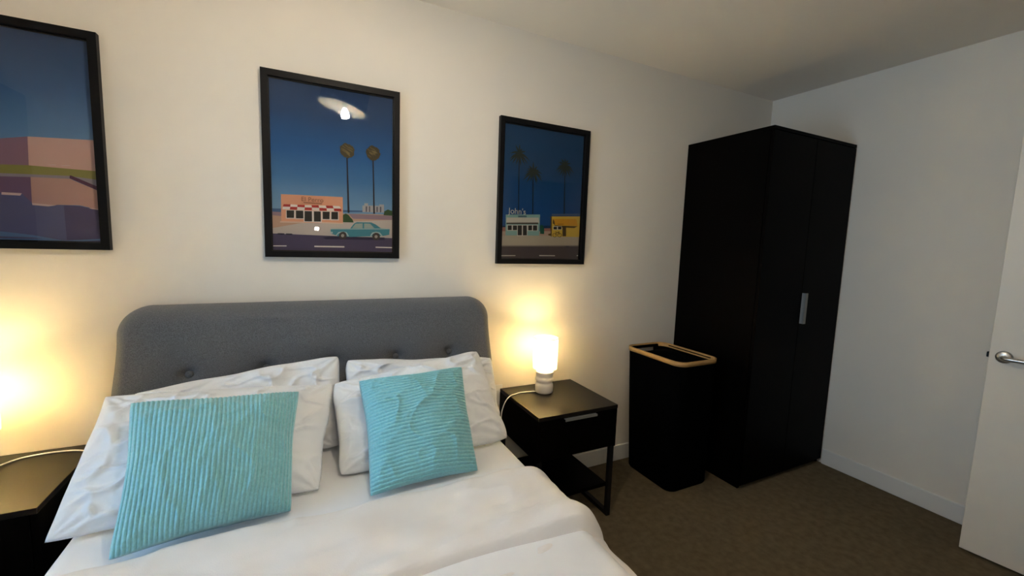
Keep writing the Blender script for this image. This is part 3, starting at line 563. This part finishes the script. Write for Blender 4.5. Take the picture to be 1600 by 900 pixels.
ART3 = [
    ('sea3', [(0.0364, 0.2651), (0.9954, 0.2977), (0.9954, 0.2773), (0.0382, 0.2461)]),
    ('brick', [(0.0364, 0.2542), (0.0988, 0.2556), (0.1007, 0.2257), (0.0382, 0.223)]),
    ('brick', [(0.5232, 0.2624), (0.6133, 0.2651), (0.6151, 0.2379), (0.5251, 0.2352)]),
    ('tan3', [(0.0382, 0.2257), (0.9991, 0.2556), (1.0083, 0.1401), (0.0437, 0.1224)]),
    ('pave3', [(0.0401, 0.1945), (1.0009, 0.2203), (1.0083, 0.1401), (0.0437, 0.1224)]),
    ('kerb3', [(0.0437, 0.1279), (1.0083, 0.1469), (1.0083, 0.1374), (0.0437, 0.1184)]),
    ('road3', [(0.0437, 0.1197), (1.0083, 0.1387), (1.0193, 0.0137), (0.0492, 0.0069)]),
    ('grate', [(0.7805, 0.136), (0.8301, 0.1374), (0.8301, 0.1292), (0.7805, 0.1292)]),
    ('white3', [(0.0456, 0.0586), (0.2128, 0.0599), (0.2128, 0.0545), (0.0456, 0.0518)]),
    ('white3', [(0.4791, 0.064), (0.6629, 0.0654), (0.6647, 0.0586), (0.481, 0.0572)]),
    ('white3', [(0.9311, 0.0694), (0.9862, 0.0694), (0.9862, 0.0626), (0.9311, 0.0626)]),
    ('bush3', [(0.4791, 0.2203), (0.4755, 0.2801), (0.4957, 0.2882), (0.5141, 0.276), (0.5251, 0.2515), (0.5251, 0.2203)]),
    ('teal3', [(0.0952, 0.3439), (0.47, 0.3602), (0.47, 0.2067), (0.0988, 0.1985)]),
    ('sign3', [(0.2274, 0.3426), (0.3193, 0.3453), (0.3211, 0.3344), (0.2274, 0.3303)]),
    ('awn3', [(0.1062, 0.3235), (0.4553, 0.3371), (0.4644, 0.3004), (0.1025, 0.2882)]),
    ('awnsh3', [(0.1044, 0.2882), (0.4516, 0.3018), (0.4534, 0.2896), (0.1044, 0.2773)]),
    ('white3', [(0.1117, 0.2733), (0.1687, 0.2746), (0.1705, 0.2339), (0.1135, 0.2325)]),
    ('shopglass', [(0.1191, 0.2692), (0.1613, 0.2706), (0.1631, 0.2379), (0.1209, 0.2366)]),
    ('white3', [(0.1668, 0.2746), (0.2238, 0.2773), (0.2274, 0.2366), (0.1687, 0.2339)]),
    ('shopglass', [(0.1742, 0.2706), (0.2183, 0.2719), (0.2201, 0.2393), (0.176, 0.2379)]),
    ('white3', [(0.2201, 0.276), (0.2771, 0.2787), (0.2807, 0.2013), (0.2238, 0.1985)]),
    ('shopglass', [(0.2256, 0.2733), (0.2715, 0.2746), (0.2752, 0.204), (0.2293, 0.2026)]),
    ('white3', [(0.2771, 0.2787), (0.3322, 0.2801), (0.3358, 0.2026), (0.2807, 0.2013)]),
    ('shopglass', [(0.2826, 0.2746), (0.3248, 0.276), (0.3303, 0.2053), (0.2862, 0.204)]),
    ('white3', [(0.334, 0.2801), (0.391, 0.2828), (0.3928, 0.2393), (0.3358, 0.2379)]),
    ('shopglass', [(0.3414, 0.276), (0.3836, 0.2787), (0.3854, 0.2434), (0.3432, 0.242)]),
    ('white3', [(0.3873, 0.2828), (0.4479, 0.2841), (0.4498, 0.2407), (0.391, 0.2393)]),
    ('shopglass', [(0.3946, 0.2787), (0.4406, 0.2801), (0.4424, 0.2434), (0.3965, 0.242)]),
    ('shade3', [(0.5912, 0.3521), (0.6078, 0.3521), (0.6133, 0.2026), (0.6004, 0.2094)]),
    ('rail3', [(0.6022, 0.3698), (0.9734, 0.3861), (0.9734, 0.382), (0.6022, 0.3657)]),
    ('rail3', [(0.6022, 0.363), (0.9734, 0.3779), (0.9734, 0.3752), (0.6041, 0.3589)]),
    ('yellow', [(0.6059, 0.3521), (0.9881, 0.3684), (1.0028, 0.2108), (0.6151, 0.2026)]),
    ('shade3', [(0.639, 0.2882), (0.9238, 0.2909), (0.8833, 0.276), (0.6482, 0.2746)]),
    ('orange', [(0.6188, 0.3344), (0.9017, 0.3453), (0.9238, 0.2937), (0.6482, 0.2896), (0.6371, 0.3208)]),
    ('shade3', [(0.6188, 0.3344), (0.6371, 0.3208), (0.6482, 0.2896), (0.6188, 0.3018)]),
    ('text3', [(0.6776, 0.3004), (0.7492, 0.3032), (0.7492, 0.2991), (0.6776, 0.2964)]),
    ('white3', [(0.6243, 0.2814), (0.729, 0.2841), (0.7327, 0.2583), (0.6261, 0.2542)]),
    ('shopglass', [(0.6316, 0.2773), (0.6702, 0.2787), (0.6721, 0.2583), (0.6316, 0.2583)]),
    ('shopglass', [(0.6831, 0.2801), (0.7235, 0.2814), (0.7253, 0.261), (0.6849, 0.2597)]),
    ('door3', [(0.7364, 0.2828), (0.7805, 0.2841), (0.786, 0.2108), (0.7419, 0.2094)]),
    ('shade3', [(0.5692, 0.2216), (0.5986, 0.2271), (0.6004, 0.2094), (0.5765, 0.2108)]),
    ('door3', [(0.6739, 0.2162), (0.6721, 0.2108), (0.6665, 0.2053), (0.6592, 0.2013), (0.65, 0.1999), (0.639, 0.2013), (0.6316, 0.204), (0.6243, 0.2094), (0.6225, 0.2148), (0.6243, 0.2216), (0.6298, 0.2271), (0.6371, 0.2298), (0.6463, 0.2311), (0.6574, 0.2311), (0.6665, 0.2271), (0.6721, 0.223)]),
    ('yellow', [(0.6684, 0.2162), (0.6665, 0.2121), (0.6629, 0.208), (0.6574, 0.2053), (0.65, 0.204), (0.6408, 0.204), (0.6353, 0.2067), (0.6316, 0.2108), (0.6298, 0.2148), (0.6298, 0.2203), (0.6335, 0.2244), (0.6408, 0.2271), (0.6482, 0.2284), (0.6555, 0.2271), (0.661, 0.2244), (0.6665, 0.2203)]),
    ('door3', [(0.7327, 0.2176), (0.7308, 0.2121), (0.7253, 0.2067), (0.718, 0.2026), (0.707, 0.2013), (0.6978, 0.2026), (0.6886, 0.2053), (0.6831, 0.2108), (0.6794, 0.2162), (0.6812, 0.223), (0.6868, 0.2284), (0.6959, 0.2325), (0.7051, 0.2339), (0.7143, 0.2325), (0.7235, 0.2298), (0.729, 0.2244)]),
    ('yellow', [(0.7253, 0.2176), (0.7253, 0.2135), (0.7198, 0.2094), (0.7143, 0.2067), (0.707, 0.2053), (0.6996, 0.2053), (0.6923, 0.208), (0.6886, 0.2121), (0.6868, 0.2162), (0.6868, 0.2216), (0.6923, 0.2257), (0.6978, 0.2284), (0.7051, 0.2298), (0.7125, 0.2284), (0.7198, 0.2257), (0.7235, 0.223)]),
    ('door3', [(0.6482, 0.2135), (0.6647, 0.2366), (0.6702, 0.2366), (0.6555, 0.2148)]),
    ('door3', [(0.6647, 0.2352), (0.6959, 0.2393), (0.6959, 0.2352), (0.6665, 0.2311)]),
    ('door3', [(0.6959, 0.2407), (0.7106, 0.2176), (0.7051, 0.2162), (0.6886, 0.2393)]),
    ('door3', [(0.6812, 0.242), (0.7051, 0.2434), (0.707, 0.2393), (0.6831, 0.2393)]),
    ('door3', [(0.6518, 0.2407), (0.6702, 0.242), (0.6702, 0.2379), (0.6518, 0.2379)]),
    ('trunk3', [(0.2109, 0.7543), (0.2201, 0.7557), (0.233, 0.3548), (0.2238, 0.3534)]),
    ('trunk3', [(0.3689, 0.6497), (0.3781, 0.651), (0.391, 0.3616), (0.3799, 0.3602)]),
    ('trunk3', [(0.729, 0.7149), (0.7382, 0.7163), (0.7566, 0.3765), (0.7437, 0.3765)]),
]
ART1 = [
    ('mauve', [(0.0896, 0.4145), (0.6362, 0.5048), (0.6343, 0.3694), (0.0802, 0.3256)]),
    ('pink1', [(0.6362, 0.5048), (1.0261, 0.5198), (1.0149, 0.3694), (0.6306, 0.3721)]),
    ('lawn', [(0.0821, 0.3516), (0.6269, 0.3776), (0.9683, 0.3748), (1.0149, 0.3748), (1.0112, 0.3256), (0.8097, 0.3406), (0.0784, 0.3133)]),
    ('lav', [(0.0784, 0.3201), (0.8097, 0.3434), (1.0131, 0.3324), (1.0093, 0.2873), (0.8153, 0.3297), (0.0765, 0.2941)]),
    ('mauve2', [(0.0765, 0.2996), (0.6343, 0.3256), (0.6306, 0.2093), (0.5896, 0.249), (0.069, 0.2312)]),
    ('pinkr', [(0.6343, 0.3256), (0.8153, 0.3297), (1.0075, 0.2722), (1.0019, 0.1874), (0.9552, 0.1915), (0.8507, 0.2093), (0.7481, 0.2066), (0.7034, 0.1984), (0.6306, 0.2093)]),
    ('pool', [(0.069, 0.2312), (0.5896, 0.249), (0.6306, 0.2093), (0.7034, 0.197), (0.7481, 0.2066), (0.8507, 0.2066), (0.9552, 0.1902), (1.0019, 0.1847), (0.9907, 0.0164), (0.0466, 0.0246)]),
    ('poolshade', [(0.7761, 0.2066), (0.8507, 0.2066), (1.0019, 0.1847), (0.9907, 0.0164), (0.778, 0.0315)]),
    ('ripple', [(0.0522, 0.067), (0.4851, 0.0752), (0.6213, 0.0629), (0.7631, 0.041), (0.9534, 0.0534), (0.9534, 0.0465), (0.778, 0.0328), (0.6213, 0.052), (0.0504, 0.0575)]),
    ('ripple2', [(0.0485, 0.041), (0.6903, 0.0465), (0.778, 0.0328), (0.9907, 0.0274), (0.9888, 0.0082), (0.0429, -0.0082)]),
    ('diving', [(0.8153, 0.3447), (0.8209, 0.3461), (1.0093, 0.2914), (1.0075, 0.2722), (0.8134, 0.3324)]),
    ('foam', [(0.5019, 0.2503), (0.5896, 0.2503), (0.5821, 0.2394), (0.5, 0.2394)]),
    ('foam', [(0.6306, 0.2093), (0.7407, 0.2038), (0.7034, 0.197), (0.6325, 0.1997)]),
    ('foam', [(0.8955, 0.1997), (0.9552, 0.1956), (0.9552, 0.1902), (0.903, 0.1956)]),
    ('foam', [(0.7201, 0.3885), (0.7556, 0.3912), (0.7556, 0.3871), (0.7183, 0.3844)]),
    ('foam', [(0.7799, 0.3899), (0.8209, 0.394), (0.8209, 0.3899), (0.7799, 0.3858)]),
]
asp = .536/.7354
for cu_, cv_, sd in ((.59, .6262, 1), (.7897, .6303, 2)):
    ART2.append(('crown', blob(cu_, cv_, .058, asp, sd)))
    random.seed(sd+5)
    for k in range(16):
        a = random.uniform(0, 2*PI); q = random.uniform(.005, .042); x, y = cu_+q*math.cos(a), cv_+asp*q*math.sin(a)
        ART2.append(('crownlight', [(x-.013, y+.006), (x+.012, y-.006), (x+.013, y-.003), (x-.011, y+.009)]))
for (cu_, cv_), sd in zip(((.2146, .7693), (.3744, .6578), (.7327, .7271)), (1, 2, 3)): ART3 += fronds(cu_, cv_, .108, asp, sd)
ART2 += [('ink', [(.268, .3085), (.40, .3085), (.40, .3125), (.268, .3125)])]
sky1 = sky_mat('print_sky_pool', [(0, (.10, .20, .40)), (.50, (.12, .24, .42)), (.72, (.045, .115, .26)), (1, (.025, .05, .12))], .731)
sky2 = sky_mat('print_sky_diner', [(0, (.20, .37, .58)), (.30, (.15, .31, .54)), (.45, (.05, .18, .42)), (.60, (.016, .11, .34)), (.80, (.018, .065, .19)), (1, (.02, .045, .12))], .7354)
sky3 = sky_mat('print_sky_beach', [(0, (.006, .06, .22)), (.35, (.005, .06, .22)), (.7, (.005, .05, .15)), (1, (.005, .045, .13))], .7359)
framed('framed print of a pink building by a pool at the left edge', -1.145, -.609, 1.29, 2.021, sky1, ART1)
t2, p2, w2, h2 = framed('middle framed print with red-striped diner, two palms and a blue car', -.1331, .4027, 1.2735, 2.0089, sky2, ART2)
lettering(p2, 'El Perro', .255, .318, .155, w2, h2, 'ink')
t3, p3, w3, h3 = framed('framed print with three palms, a teal shop and a yellow shop', .8972, 1.4415, 1.2539, 1.9898, sky3, ART3)
lettering(p3, "John's", .112, .352, .19, w3, h3, 'white3')
